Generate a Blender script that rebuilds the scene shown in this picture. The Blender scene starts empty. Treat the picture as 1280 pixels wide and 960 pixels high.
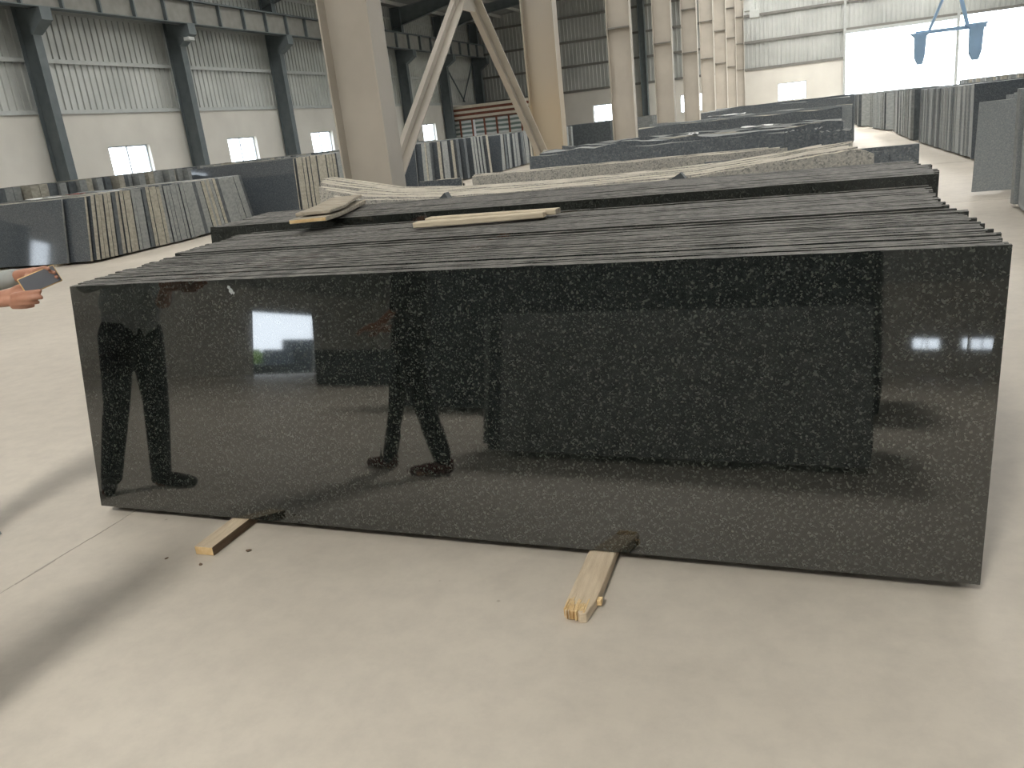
import bpy, bmesh, math, random
from mathutils import Vector, Matrix, noise
random.seed(7)
S = bpy.context.scene
COL = S.collection
R = math.radians

# ------------------------------------------------------------------ camera
cam_d = bpy.data.cameras.new('camera'); cam = bpy.data.objects.new('camera', cam_d); COL.objects.link(cam)
cam_d.sensor_fit = 'HORIZONTAL'; cam_d.sensor_width = 36.0; cam_d.lens = 36.0 * 1018.97 / 1280.0
cam_d.clip_end = 500
rx = Vector((0.93740832, 0.33191799, -0.10533802)); dn = Vector((0.00445587, -0.31390171, -0.94944503))
fw = Vector((-0.34820367, 0.88954829, -0.29573306))
m = Matrix.Identity(4)
for i in range(3):
    m[i][0] = rx[i]; m[i][1] = -dn[i]; m[i][2] = -fw[i]
m[2][3] = 1.6
cam.matrix_world = m
S.camera = cam

# ------------------------------------------------------------------ world, light, exposure
S.view_settings.view_transform = 'Standard'; S.view_settings.look = 'None'
S.view_settings.gamma = 1.0; S.view_settings.exposure = 0.12
S.view_settings.use_curve_mapping = False
W = bpy.data.worlds.new('world'); S.world = W; W.use_nodes = True
bg = W.node_tree.nodes['Background']; bg.inputs[0].default_value = (0.82, 0.91, 1.0, 1); bg.inputs[1].default_value = 8.0
ROOF_GLOW = 5.0          # unseen glowing roof strips, added to light the hall
ROOF_GLOW_REAR = 2.5     # added glowing strips behind the camera
ROOF_GLOW_KEY = 125.0     # added unseen key panel behind the camera, placed from the floor shadows
ROOF_GLOW_FAR = 15.0     # strips of the far right nave, added to brighten the back wall
S.cycles.use_denoising = True
S.cycles.max_bounces = 8; S.cycles.diffuse_bounces = 5; S.cycles.glossy_bounces = 4
S.cycles.transparent_max_bounces = 12
S.cycles.caustics_reflective = False; S.cycles.caustics_refractive = False
S.cycles.sample_clamp_indirect = 6.0

# ------------------------------------------------------------------ materials
def newmat(name):
    mt = bpy.data.materials.new(name); mt.use_nodes = True
    nt = mt.node_tree; return mt, nt, nt.nodes['Principled BSDF']
def N(nt, t, **kw):
    n = nt.nodes.new(t)
    for k, v in kw.items():
        if k.startswith('i_'):
            key = k[2:]; n.inputs[int(key) if key.isdigit() else key.replace('_', ' ')].default_value = v
        else: setattr(n, k, v)
    return n
def ramp(nt, stops, interp='LINEAR'):
    n = nt.nodes.new('ShaderNodeValToRGB'); cr = n.color_ramp; cr.interpolation = interp
    while len(cr.elements) < len(stops): cr.elements.new(0.5)
    for e, (p, c) in zip(cr.elements, stops): e.position = p; e.color = (*c, 1)
    return n
def mottled(name, c1, c2, scale=8.0, rough=0.6, detail=4, spec=0.5, metallic=0.0, bump=0.0, bscale=60, stretch=None):
    mt, nt, p = newmat(name)
    tc = N(nt, 'ShaderNodeTexCoord'); src = tc.outputs['Object']
    if stretch:
        mp = N(nt, 'ShaderNodeMapping'); mp.inputs['Scale'].default_value = stretch
        nt.links.new(src, mp.inputs[0]); src = mp.outputs[0]
    nz = N(nt, 'ShaderNodeTexNoise', i_Scale=scale, i_Detail=float(detail)); nt.links.new(src, nz.inputs['Vector'])
    rp = ramp(nt, [(0.3, c1), (0.7, c2)]); nt.links.new(nz.outputs[0], rp.inputs[0])
    nt.links.new(rp.outputs[0], p.inputs['Base Color'])
    p.inputs['Roughness'].default_value = rough; p.inputs['Metallic'].default_value = metallic
    p.inputs['Specular IOR Level'].default_value = spec
    if bump:
        n2 = N(nt, 'ShaderNodeTexNoise', i_Scale=bscale, i_Detail=3.0); nt.links.new(src, n2.inputs['Vector'])
        b = N(nt, 'ShaderNodeBump', i_Strength=bump, i_Distance=0.01); nt.links.new(n2.outputs[0], b.inputs['Height'])
        nt.links.new(b.outputs[0], p.inputs['Normal'])
    return mt
def plain(name, c, rough=0.6, metallic=0.0, spec=0.5):
    return mottled(name, tuple(v * 0.93 for v in c), tuple(min(1, v * 1.07) for v in c), 5, rough, 3, spec, metallic)
def granite(name, dark, mid, light, rough=0.07, scale=110.0, ior=1.8, p_light=0.80, p_mid=0.35, big=None):
    """speckled crystals: cell colours + a finer grain"""
    mt, nt, p = newmat(name)
    tc = N(nt, 'ShaderNodeTexCoord')
    v1 = N(nt, 'ShaderNodeTexVoronoi', i_Scale=scale, i_Randomness=1.0); nt.links.new(tc.outputs['Object'], v1.inputs['Vector'])
    sep = N(nt, 'ShaderNodeSeparateColor'); nt.links.new(v1.outputs['Color'], sep.inputs[0])
    nz = N(nt, 'ShaderNodeTexNoise', i_Scale=scale * 0.22, i_Detail=5.0, i_Roughness=0.7); nt.links.new(tc.outputs['Object'], nz.inputs['Vector'])
    ad = N(nt, 'ShaderNodeMath', operation='MULTIPLY_ADD', i_1=0.55, i_2=-0.275); nt.links.new(nz.outputs[0], ad.inputs[0])
    a2 = N(nt, 'ShaderNodeMath', operation='ADD'); nt.links.new(sep.outputs[0], a2.inputs[0]); nt.links.new(ad.outputs[0], a2.inputs[1])
    rp = ramp(nt, [(0.0, dark), (p_mid, dark), (p_mid + 0.15, mid), (p_light, mid), (min(.99, p_light + 0.12), light)])
    nt.links.new(a2.outputs[0], rp.inputs[0]); col = rp.outputs[0]
    v2 = N(nt, 'ShaderNodeTexVoronoi', i_Scale=scale * 2.1); nt.links.new(tc.outputs['Object'], v2.inputs['Vector'])
    s2 = N(nt, 'ShaderNodeSeparateColor'); nt.links.new(v2.outputs['Color'], s2.inputs[0])
    gt = ramp(nt, [(0.93, (0, 0, 0)), (0.97, (1, 1, 1))]); nt.links.new(s2.outputs[1], gt.inputs[0])
    mx = N(nt, 'ShaderNodeMix', data_type='RGBA'); mx.inputs['B'].default_value = (*light, 1)
    nt.links.new(gt.outputs[0], mx.inputs['Factor']); nt.links.new(col, mx.inputs['A']); nt.links.new(mx.outputs['Result'], p.inputs['Base Color'])
    p.inputs['Roughness'].default_value = rough; p.inputs['IOR'].default_value = ior
    return mt

M = {}
M['black'] = granite('polished_black_granite', (0.003, 0.0038, 0.0036), (0.012, 0.0145, 0.013), (0.048, 0.053, 0.047), 0.035, 150, 1.95, 0.84, 0.30)
M['black_edge'] = mottled('sawn_black_granite_edge', (0.025, 0.026, 0.026), (0.21, 0.205, 0.19), 26, 0.62, 6, 0.35, bump=0.5, bscale=90, stretch=(1, 3, 3))
M['white_rock'] = granite('speckled_grey_granite', (0.24, 0.24, 0.225), (0.40, 0.39, 0.36), (0.52, 0.50, 0.45), 0.4, 95, 1.5, 0.62, 0.10)
M['white_edge'] = mottled('sawn_cream_granite_edge', (0.44, 0.41, 0.35), (0.62, 0.58, 0.5), 14, 0.8, 5, 0.3, bump=0.3)
M['slate'] = granite('dusty_hazed_dark_granite', (0.068, 0.08, 0.095), (0.095, 0.112, 0.13), (0.15, 0.165, 0.178), 0.06, 90, 1.6, 0.85, 0.3)  # dusty grey, with some veiling glare lightened into the colour
M['slate_mid'] = granite('haze_raised_dark_granite', (0.12, 0.138, 0.155), (0.155, 0.175, 0.195), (0.22, 0.24, 0.25), 0.25, 70, 1.5, 0.85, 0.3)  # lighter copy of the dark granite, haze painted into its tone
M['slate2'] = granite('dull_grey_granite', (0.28, 0.31, 0.325), (0.33, 0.36, 0.375), (0.42, 0.44, 0.445), 0.45, 90, 1.5, 0.85, 0.3)  # grey lifted for the washed-out haze on the right side
M['edge_beige'] = mottled('raw_granite_edge_beige', (0.26, 0.25, 0.21), (0.40, 0.385, 0.33), 9, 0.8, 5, 0.3, bump=0.4, stretch=(1, 1, 2))
M['edge_grey'] = mottled('raw_granite_edge_grey', (0.19, 0.205, 0.21), (0.29, 0.305, 0.30), 9, 0.75, 5, 0.3, bump=0.4, stretch=(1, 1, 2))  # raised bluish grey: haze over the right rows put into the colour
M['edge_light'] = mottled('raw_granite_edge_pale_grey', (0.26, 0.285, 0.29), (0.36, 0.38, 0.385), 9, 0.75, 5, 0.3, bump=0.4, stretch=(1, 1, 2))  # paler still, the right rows' haze painted into the slab ends
M['edge_dark'] = mottled('raw_granite_edge_dark', (0.05, 0.06, 0.068), (0.10, 0.115, 0.125), 9, 0.6, 5, 0.4)
M['wall'] = mottled('painted_plaster', (0.66, 0.64, 0.59), (0.75, 0.73, 0.675), 0.7, 0.85, 5, 0.2, bump=0.1, bscale=20)
M['sheet'] = mottled('galvanised_sheet', (0.46, 0.48, 0.465), (0.58, 0.595, 0.575), 0.8, 0.42, 5, 0.5, 0.35)
M['girt'] = plain('galvanised_girt', (0.48, 0.5, 0.49), 0.5, 0.3)
M['darksteel'] = mottled('dark_primed_steel', (0.115, 0.14, 0.15), (0.155, 0.18, 0.19), 3, 0.55, 4, 0.4)
M['girder'] = mottled('grey_girder_paint', (0.21, 0.21, 0.195), (0.27, 0.27, 0.25), 3, 0.55, 4, 0.4)
M['column'] = mottled('dusty_beige_column_paint', (0.44, 0.41, 0.36), (0.56, 0.52, 0.46), 1.2, 0.65, 6, 0.35)
mt, nt, p = newmat('column_paint_stained_ochre'); tc = N(nt, 'ShaderNodeTexCoord'); sx = N(nt, 'ShaderNodeSeparateXYZ'); nt.links.new(tc.outputs['Object'], sx.inputs[0])
nz = N(nt, 'ShaderNodeTexNoise', i_Scale=0.9, i_Detail=5.0); nt.links.new(tc.outputs['Object'], nz.inputs['Vector'])
ma = N(nt, 'ShaderNodeMath', operation='MULTIPLY_ADD', i_1=2.2); nt.links.new(nz.outputs[0], ma.inputs[0]); nt.links.new(sx.outputs[2], ma.inputs[2])
rp = ramp(nt, [(0.26, (0.55, 0.47, 0.35)), (0.36, (0.55, 0.46, 0.335)), (0.6, (0.50, 0.465, 0.41))]); dv = N(nt, 'ShaderNodeMath', operation='DIVIDE', i_1=8.0)
nt.links.new(ma.outputs[0], dv.inputs[0]); nt.links.new(dv.outputs[0], rp.inputs[0]); nt.links.new(rp.outputs[0], p.inputs['Base Color']); p.inputs['Roughness'].default_value = .65; M['column_stained'] = mt
M['stiff'] = plain('column_splice_grey', (0.2, 0.195, 0.18), 0.7)
M['roof'] = mottled('roof_sheet', (0.26, 0.27, 0.265), (0.33, 0.34, 0.33), 1, 0.6, 3, 0.4)
M['purlin'] = plain('purlin_grey', (0.48, 0.49, 0.47), 0.5)
M['cream'] = plain('cream_board', (0.72, 0.66, 0.55), 0.7)
M['red'] = mottled('red_oxide_steel', (0.17, 0.06, 0.035), (0.26, 0.09, 0.05), 4, 0.7)
M['brown'] = plain('brown_board', (0.15, 0.085, 0.055), 0.7)
M['frame'] = plain('window_frame_grey', (0.4, 0.43, 0.45), 0.5, 0.2)
M['wood'] = mottled('sawn_timber', (0.52, 0.42, 0.30), (0.68, 0.58, 0.44), 6, 0.8, 6, 0.2, bump=0.4, bscale=30, stretch=(8, 1, 8))
M['woodx'] = mottled('pale_batten_timber', (0.5, 0.43, 0.32), (0.66, 0.58, 0.45), 6, 0.8, 6, 0.2, bump=0.4, bscale=30, stretch=(1, 8, 8))
M['woodgrey'] = mottled('weathered_timber', (0.27, 0.24, 0.19), (0.5, 0.45, 0.37), 7, 0.85, 6, 0.2, bump=0.6, bscale=25, stretch=(1, 6, 6))
M['woodtorn'] = mottled('torn_timber', (0.62, 0.42, 0.2), (0.8, 0.62, 0.36), 20, 0.9, 6, 0.2, bump=0.8, bscale=60)
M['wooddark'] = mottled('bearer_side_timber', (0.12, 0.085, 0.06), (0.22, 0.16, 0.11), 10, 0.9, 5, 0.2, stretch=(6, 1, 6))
M['skin'] = mottled('skin', (0.36, 0.17, 0.11), (0.45, 0.23, 0.155), 14, 0.5, 4, 0.4)
M['shirt'] = plain('light_grey_cotton', (0.33, 0.35, 0.34), 0.9)
M['shirt2'] = plain('dark_cotton', (0.05, 0.05, 0.055), 0.9)
M['denim'] = plain('dark_trouser_cloth', (0.02, 0.022, 0.028), 0.9)
M['shoe'] = plain('black_shoe_leather', (0.02, 0.018, 0.017), 0.5)
M['shoered'] = plain('maroon_shoe_cloth', (0.10, 0.02, 0.02), 0.6)
M['hair'] = plain('black_hair', (0.012, 0.01, 0.009), 0.6)
M['phone'] = plain('grey_phone_glass', (0.16, 0.17, 0.19), 0.2)
M['gold'] = plain('gold_phone_rim', (0.72, 0.5, 0.24), 0.4, 0.3)
M['lens'] = plain('black_lens_glass', (0.01, 0.01, 0.012), 0.1)
M['crane'] = plain('glare_lightened_blue_steel', (0.42, 0.64, 0.92), 0.5)  # blue paint made paler to carry the glare of the doorway behind
M['paper'] = plain('white_scrap', (0.85, 0.87, 0.88), 0.7)
M['redrag'] = plain('red_rag', (0.35, 0.08, 0.06), 0.9)
M['orange'] = plain('orange_chip', (0.6, 0.25, 0.12), 0.8)
M['ground'] = plain('outdoor_ground', (0.42, 0.40, 0.36), 0.9)
M['leaf'] = mottled('foliage', (0.05, 0.10, 0.02), (0.16, 0.24, 0.05), 6, 0.8)
def emit_mat(name, c, s):
    mt, nt, p = newmat(name); p.inputs['Base Color'].default_value = (*c, 1)
    p.inputs['Emission Color'].default_value = (*c, 1); p.inputs['Emission Strength'].default_value = s
    return mt
M['glow_front'] = emit_mat('added_roof_glow', (1.0, 0.97, 0.92), ROOF_GLOW)
M['glow_rear'] = emit_mat('added_roof_glow_rear', (1.0, 0.965, 0.91), ROOF_GLOW_REAR)
M['glow_key'] = emit_mat('added_roof_glow_key', (1.0, 0.96, 0.88), ROOF_GLOW_KEY)
M['glow_far'] = emit_mat('added_roof_glow_far', (1.0, 0.97, 0.92), ROOF_GLOW_FAR)
M['floodlens'] = plain('floodlight_glass', (0.7, 0.72, 0.72), 0.2)
# striped sheeting behind the cabin's panes
mt, nt, p = newmat('striped_sheeting')
tc = N(nt, 'ShaderNodeTexCoord'); wv = N(nt, 'ShaderNodeTexWave', wave_type='BANDS', bands_direction='Z', i_Scale=1.1, i_Distortion=1.2)
nt.links.new(tc.outputs['Object'], wv.inputs['Vector'])
rp = ramp(nt, [(0.25, (0.16, 0.21, 0.19)), (0.5, (0.42, 0.47, 0.45)), (0.8, (0.66, 0.68, 0.66))]); nt.links.new(wv.outputs[0], rp.inputs[0])
nt.links.new(rp.outputs[0], p.inputs['Base Color']); p.inputs['Roughness'].default_value = 0.6; M['striped'] = mt
# window glass: mostly clear with a clean reflection
mt = bpy.data.materials.new('window_glass'); mt.use_nodes = True; nt = mt.node_tree; nt.nodes.clear()
o = N(nt, 'ShaderNodeOutputMaterial'); mx = N(nt, 'ShaderNodeMixShader', i_0=0.06); t = N(nt, 'ShaderNodeBsdfTransparent'); g = N(nt, 'ShaderNodeBsdfGlossy', i_Roughness=0.03)
nt.links.new(t.outputs[0], mx.inputs[1]); nt.links.new(g.outputs[0], mx.inputs[2]); nt.links.new(mx.outputs[0], o.inputs[0]); M['glass'] = mt
# concrete floor
mt, nt, p = newmat('trowelled_concrete'); tc = N(nt, 'ShaderNodeTexCoord')
n1 = N(nt, 'ShaderNodeTexNoise', i_Scale=0.55, i_Detail=7.0, i_Roughness=0.62); n2 = N(nt, 'ShaderNodeTexNoise', i_Scale=7.0, i_Detail=6.0, i_Roughness=0.7)
n3 = N(nt, 'ShaderNodeTexVoronoi', i_Scale=3.2)
for n in (n1, n2, n3): nt.links.new(tc.outputs['Object'], n.inputs['Vector'])
r1 = ramp(nt, [(0.3, (0.475, 0.435, 0.375)), (0.7, (0.60, 0.555, 0.485))]); nt.links.new(n1.outputs[0], r1.inputs[0])
r2 = ramp(nt, [(0.25, (0.86, 0.86, 0.87)), (0.6, (1, 1, 1))]); nt.links.new(n2.outputs[0], r2.inputs[0])
mxx = N(nt, 'ShaderNodeMix', data_type='RGBA', blend_type='MULTIPLY'); mxx.inputs['Factor'].default_value = 1.0
nt.links.new(r1.outputs[0], mxx.inputs['A']); nt.links.new(r2.outputs[0], mxx.inputs['B'])
r3 = ramp(nt, [(0.0, (0.55, 0.52, 0.48)), (0.016, (0.6, 0.57, 0.52)), (0.03, (1, 1, 1))]); nt.links.new(n3.outputs['Distance'], r3.inputs[0])
mx3 = N(nt, 'ShaderNodeMix', data_type='RGBA', blend_type='MULTIPLY'); mx3.inputs['Factor'].default_value = 0.7
nt.links.new(mxx.outputs['Result'], mx3.inputs['A']); nt.links.new(r3.outputs[0], mx3.inputs['B'])
nt.links.new(mx3.outputs['Result'], p.inputs['Base Color'])
rr = N(nt, 'ShaderNodeMapRange'); rr.inputs['To Min'].default_value = 0.42; rr.inputs['To Max'].default_value = 0.62
nt.links.new(n1.outputs[0], rr.inputs['Value']); nt.links.new(rr.outputs[0], p.inputs['Roughness']); p.inputs['Specular IOR Level'].default_value = 0.35
bb = N(nt, 'ShaderNodeBump', i_Strength=0.08, i_Distance=0.01); nt.links.new(n2.outputs[0], bb.inputs['Height']); nt.links.new(bb.outputs[0], p.inputs['Normal'])
M['floor'] = mt

# ------------------------------------------------------------------ helpers
class MB:
    def __init__(s): s.v = []; s.f = []; s.mi = []
    def add(s, vs, fs, mi=0):
        o = len(s.v); s.v += [tuple(v) for v in vs]
        for f in fs: s.f.append([o + i for i in f]); s.mi.append(mi)
        return s
    def box(s, x0, x1, y0, y1, z0, z1, mi=0, mat=None):
        vs = [Vector(c) for c in ((x0,y0,z0),(x1,y0,z0),(x1,y1,z0),(x0,y1,z0),(x0,y0,z1),(x1,y0,z1),(x1,y1,z1),(x0,y1,z1))]
        if mat: vs = [mat @ v for v in vs]
        return s.add(vs, [(0,3,2,1),(4,5,6,7),(0,1,5,4),(1,2,6,5),(2,3,7,6),(3,0,4,7)], mi)
    def bar(s, a, b, w, d, up=(0,0,1), mi=0):
        a = Vector(a); b = Vector(b); z = (b - a).normalized(); u = Vector(up)
        x = u.cross(z)
        if x.length < 1e-4: x = Vector((1,0,0)).cross(z)
        x.normalize(); y = z.cross(x)
        vs = [p + x * (sx * w / 2) + y * (sy * d / 2) for p in (a, b) for sx, sy in ((-1,-1),(1,-1),(1,1),(-1,1))]
        return s.add(vs, [(0,3,2,1),(4,5,6,7),(0,1,5,4),(1,2,6,5),(2,3,7,6),(3,0,4,7)], mi)
    def tube(s, a, b, r0, r1=None, n=12, mi=0):
        r1 = r0 if r1 is None else r1
        a = Vector(a); b = Vector(b); z = (b - a).normalized(); x = z.orthogonal().normalized(); y = z.cross(x)
        vs = []
        for p, r in ((a, r0), (b, r1)):
            for i in range(n):
                t = 2 * math.pi * i / n; vs.append(p + x * math.cos(t) * r + y * math.sin(t) * r)
        fs = [(i, (i+1) % n, n + (i+1) % n, n + i) for i in range(n)] + [tuple(range(n-1,-1,-1)), tuple(range(n, 2*n))]
        return s.add(vs, fs, mi)
    def prism(s, poly, y0, y1, mi=0, axis='y'):
        n = len(poly)
        if axis == 'y': vs = [(x, y0, z) for x, z in poly] + [(x, y1, z) for x, z in poly]
        elif axis == 'x': vs = [(y0, x, z) for x, z in poly] + [(y1, x, z) for x, z in poly]
        else: vs = [(x, z, y0) for x, z in poly] + [(x, z, y1) for x, z in poly]
        return s.add(vs, [tuple(range(n)), tuple(range(2*n-1, n-1, -1))] + [(i, n+i, n+(i+1) % n, (i+1) % n) for i in range(n)], mi)
    def build(s, name, mats, parent=None, bevel=0.0, smooth=False):
        me = bpy.data.meshes.new(name); me.from_pydata(s.v, [], s.f)
        if not isinstance(mats, (list, tuple)): mats = [mats]
        for mm in mats: me.materials.append(M[mm] if isinstance(mm, str) else mm)
        me.polygons.foreach_set('material_index', s.mi)
        b = bmesh.new(); b.from_mesh(me); bmesh.ops.recalc_face_normals(b, faces=b.faces); b.to_mesh(me); b.free()
        if smooth: me.polygons.foreach_set('use_smooth', [True] * len(me.polygons))
        ob = bpy.data.objects.new(name, me); COL.objects.link(ob)
        if parent: ob.parent = parent
        if bevel:
            bv = ob.modifiers.new('bevel', 'BEVEL'); bv.width = bevel; bv.segments = 2; bv.limit_method = 'ANGLE'
        return ob
def tag(o, label=None, cat=None, group=None, kind=None):
    if label: o['label'] = label
    if cat: o['category'] = cat
    if group: o['group'] = group
    if kind: o['kind'] = kind
    return o
def empty(name, loc, rz=0.0):
    e = bpy.data.objects.new(name, None); COL.objects.link(e); e.location = loc; e.rotation_euler = (0, 0, rz); e.empty_display_size = 0.2
    return e
def copy_tree(o, parent=None):
    c = o.copy(); COL.objects.link(c)
    if parent: c.parent = parent
    for ch in list(o.children): copy_tree(ch, c)
    return c
ORD = ['first', 'second', 'third', 'fourth', 'fifth', 'sixth', 'seventh', 'eighth', 'ninth', 'tenth', 'eleventh', 'twelfth', 'thirteenth']

# ------------------------------------------------------------------ hall shell
XL, XR, YB, YR = -22.8, 15.0, 57.75, -30.0       # left, right, back and rear wall faces
ZB = 3.68                                         # top of the masonry
ZE = 9.0                                          # eaves
def roof_z(x): return ZE + 0.085 * (x - XL) if x < -4.0 else ZE + 0.085 * (-4.0 - XL) - 0.085 * (x + 4.0)
f = MB().box(XL - 0.3, XR + 0.3, YR - 0.3, YB + 0.3, -0.25, 0.0).build('floor', 'floor'); tag(f, kind='structure')
g = MB().box(-90, 80, -90, 130, -0.6, -0.27).build('ground', 'ground'); tag(g, kind='structure')
# thin sawn joints in the slab
j = MB()
for x in (-3.16,):
    for i in range(60): j.box(x - 0.004 + 0.003 * math.sin(i), x + 0.002 + 0.003 * math.sin(i * 1.7), -2 + i * .1, -1.9 + i * .1, -0.002, 0.0012)
for y in (12.9, 19.5): j.box(0.6, 14, y, y + .012, -.002, .0015)
tag(j.build('trim_1', plain('joint_filler', (0.36, 0.33, 0.29), .9)), kind='structure')

def masonry(name, axis, face, thick, a0, a1, holes, z1=ZB):
    """wall of painted masonry along axis ('x' or 'y') with rectangular openings (a, b, z0, z1)"""
    w = MB(); us = sorted({a0, a1, *[h[0] for h in holes], *[h[1] for h in holes]}); zs = sorted({0, z1, *[min(z1, h[2]) for h in holes], *[min(z1, h[3]) for h in holes]})
    for i in range(len(us) - 1):
        k = 0
        while k < len(zs) - 1:
            um = (us[i] + us[i+1]) / 2; zm = (zs[k] + zs[k+1]) / 2
            if not any(h[0] < um < h[1] and h[2] < zm < h[3] for h in holes):
                if axis == 'y': w.box(min(face, face + thick), max(face, face + thick), us[i], us[i+1], zs[k], zs[k+1])
                else: w.box(us[i], us[i+1], min(face, face + thick), max(face, face + thick), zs[k], zs[k+1])
            k += 1
    ob = w.build(name, 'wall')
    b = bmesh.new(); b.from_mesh(ob.data); bmesh.ops.remove_doubles(b, verts=b.verts, dist=1e-4); b.to_mesh(ob.data); b.free()
    return tag(ob, kind='structure')
def cladding(parent, axis, face, out, a0, a1, z0, z1, holes=(), pitch=0.26, depth=0.04):
    """trapezoidal sheet with upright ribs"""
    w = MB(); segs = sorted({a0, a1, *[max(a0, h[0]) for h in holes], *[min(a1, h[1]) for h in holes]})
    for i in range(len(segs) - 1):
        s0, s1 = segs[i], segs[i+1]
        if s1 - s0 < .01: continue
        zz = [z0]; 
        hs = [h for h in holes if h[0] <= s0 + .01 and h[1] >= s1 - .01]
        lo = max([h[3] for h in hs] + [z0])
        n = max(1, round((s1 - s0) / pitch)); st = (s1 - s0) / n; pts = []
        for k in range(n):
            u = s0 + k * st
            pts += [(u, 0), (u + st * .62, 0), (u + st * .70, 1), (u + st * .92, 1)]
        pts.append((s1, 0))
        vs = []
        for u, d in pts:
            o_ = face + out * (0.06 + depth * (1 - d))
            for z in (lo, z1): vs.append((o_, u, z) if axis == 'y' else (u, o_, z))
        w.add(vs, [(2*k, 2*k+2, 2*k+3, 2*k+1) for k in range(len(pts) - 1)])
    return w.build('cladding', 'sheet', parent)

wl = [(y, y + 1.95, 1.5, 2.52) for y in (16.3, 22.87, 29.24, 35.5, 41.8, 48.0, 10.2)] + [(4.7, 6.05, 1.5, 2.52), (-2.5, -.55, 1.5, 2.52)]
hl = wl + [(-25.4, -20.9, 0.0, 2.62)]
wall_l = masonry('wall_left', 'y', XL, -0.25, YR, YB, hl)
cladding(wall_l, 'y', XL, -1, YR - .3, YB + .3, ZB, ZE + .05)
wb = [(-14.4, -12.75, 1.5, 2.62), (-8.46, -6.8, 1.5, 2.62), (-2.3, -0.58, 1.54, 2.62)]
hb = wb + [(1.67, 12.5, 0.0, 5.2)]
wall_b = masonry('wall_back', 'x', YB, 0.25, XL, XR, hb)
cladding(wall_b, 'x', YB, 1, XL - .3, 1.67, ZB, 10.7)
MBx = cladding(wall_b, 'x', YB, 1, 1.67, 12.5, 5.2, 10.7); cladding(wall_b, 'x', YB, 1, 12.5, XR + .3, ZB, 10.7)
wall_r = masonry('wall_right', 'y', XR, 0.25, YR, YB, [(y, y + 1.8, 1.5, 2.6) for y in range(-24, 54, 6)])
cladding(wall_r, 'y', XR, 1, YR - .3, YB + .3, ZB, ZE + .4)
wr = [(2.15, 3.0, 1.02, 1.5), (3.75, 4.6, 1.02, 1.5)]
wall_f = masonry('wall_rear', 'x', YR, -0.25, XL, XR, wr)
cladding(wall_f, 'x', YR, -1, XL - .3, XR + .3, ZB, 10.7)
# girts: zed rails with lips, child of their wall
gm = MB()
for z in (ZB, 5.22, 6.7, 8.36):
    gm.box(XL - .06, XL + 0.05, YR, YB, z - 0.02, z + 0.06); gm.box(XL + 0.04, XL + 0.055, YR, YB, z - 0.07, z + 0.06)
gm.build('girt', 'girt', wall_l)
gm = MB()
for z in (ZB, 5.3, 6.85, 8.4, 9.6):
    for a, b in ((XL, 1.67), (1.67, 12.5), (12.5, XR)):
        if z < 5.2 and a == 1.67: continue
        gm.box(a, b, YB - 0.05, YB + .06, z - 0.02, z + 0.06); gm.box(a, b, YB - 0.06, YB - 0.045, z - 0.09, z + 0.06)
gm.build('girt', 'stiff', wall_b)
# big doorway at the back: jambs, lintel with roller box, mid post
d = MB(); d.box(1.55, 1.69, YB - .12, YB + .25, 0, 8.4); d.box(12.48, 12.6, YB - .1, YB + .25, 0, 8.4)
dr = d.build('door_1', 'girt'); tag(dr, kind='structure')
MB().box(1.69, 7.7, YB - .1, YB + .2, 5.05, 5.22).build('lintel', 'girt', dr)
w = MB()
for k in range(14): w.box(1.7, 7.7, YB + .02, YB + .06, 4.72 + k * .025, 4.735 + k * .025)
w.build('roller_shutter', 'sheet', dr)
MB().box(7.7, 7.86, YB - .1, YB + .06, 0, 5.6).build('post', 'girt', dr)
d = MB(); d.box(XL - .2, XL + .03, -25.5, -25.4, 0, 2.7); d.box(XL - .2, XL + .03, -20.9, -20.8, 0, 2.7); d.box(XL - .2, XL + .03, -25.5, -20.8, 2.62, 2.72)
tag(d.build('door_2', 'frame'), kind='structure')
# windows: frame with centre mullion, two panes
wi = 0
def window(axis, face, out, a, b, z0, z1):
    global wi
    wi += 1; t = 0.045; fr = MB(); y0, y1 = sorted((face + out * .14, face + out * .19))
    def bx(a_, b_, c_, d_, mb, q0=y0, q1=y1):
        if axis == 'y': mb.box(q0, q1, a_, b_, c_, d_)
        else: mb.box(a_, b_, q0, q1, c_, d_)
    bx(a, b, z0, z0 + t, fr); bx(a, b, z1 - t, z1, fr); bx(a, a + t, z0, z1, fr); bx(b - t, b, z0, z1, fr); mid = (a + b) / 2; bx(mid - t / 2, mid + t / 2, z0, z1, fr)
    o = fr.build('window_%d' % wi, 'frame'); tag(o, kind='structure')
    gl = MB(); q = (y0 + y1) / 2
    bx(a + t, mid - t/2, z0 + t, z1 - t, gl, q - .003, q + .003); gl.build('pane', 'glass', o)
    gl = MB(); bx(mid + t/2, b - t, z0 + t, z1 - t, gl, q - .003, q + .003); gl.build('pane', 'glass', o)
for h in wl: window('y', XL, -1, *h)
for h in wb: window('x', YB, 1, *h)
for h in wr: window('x', YR, -1, *h)
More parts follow.
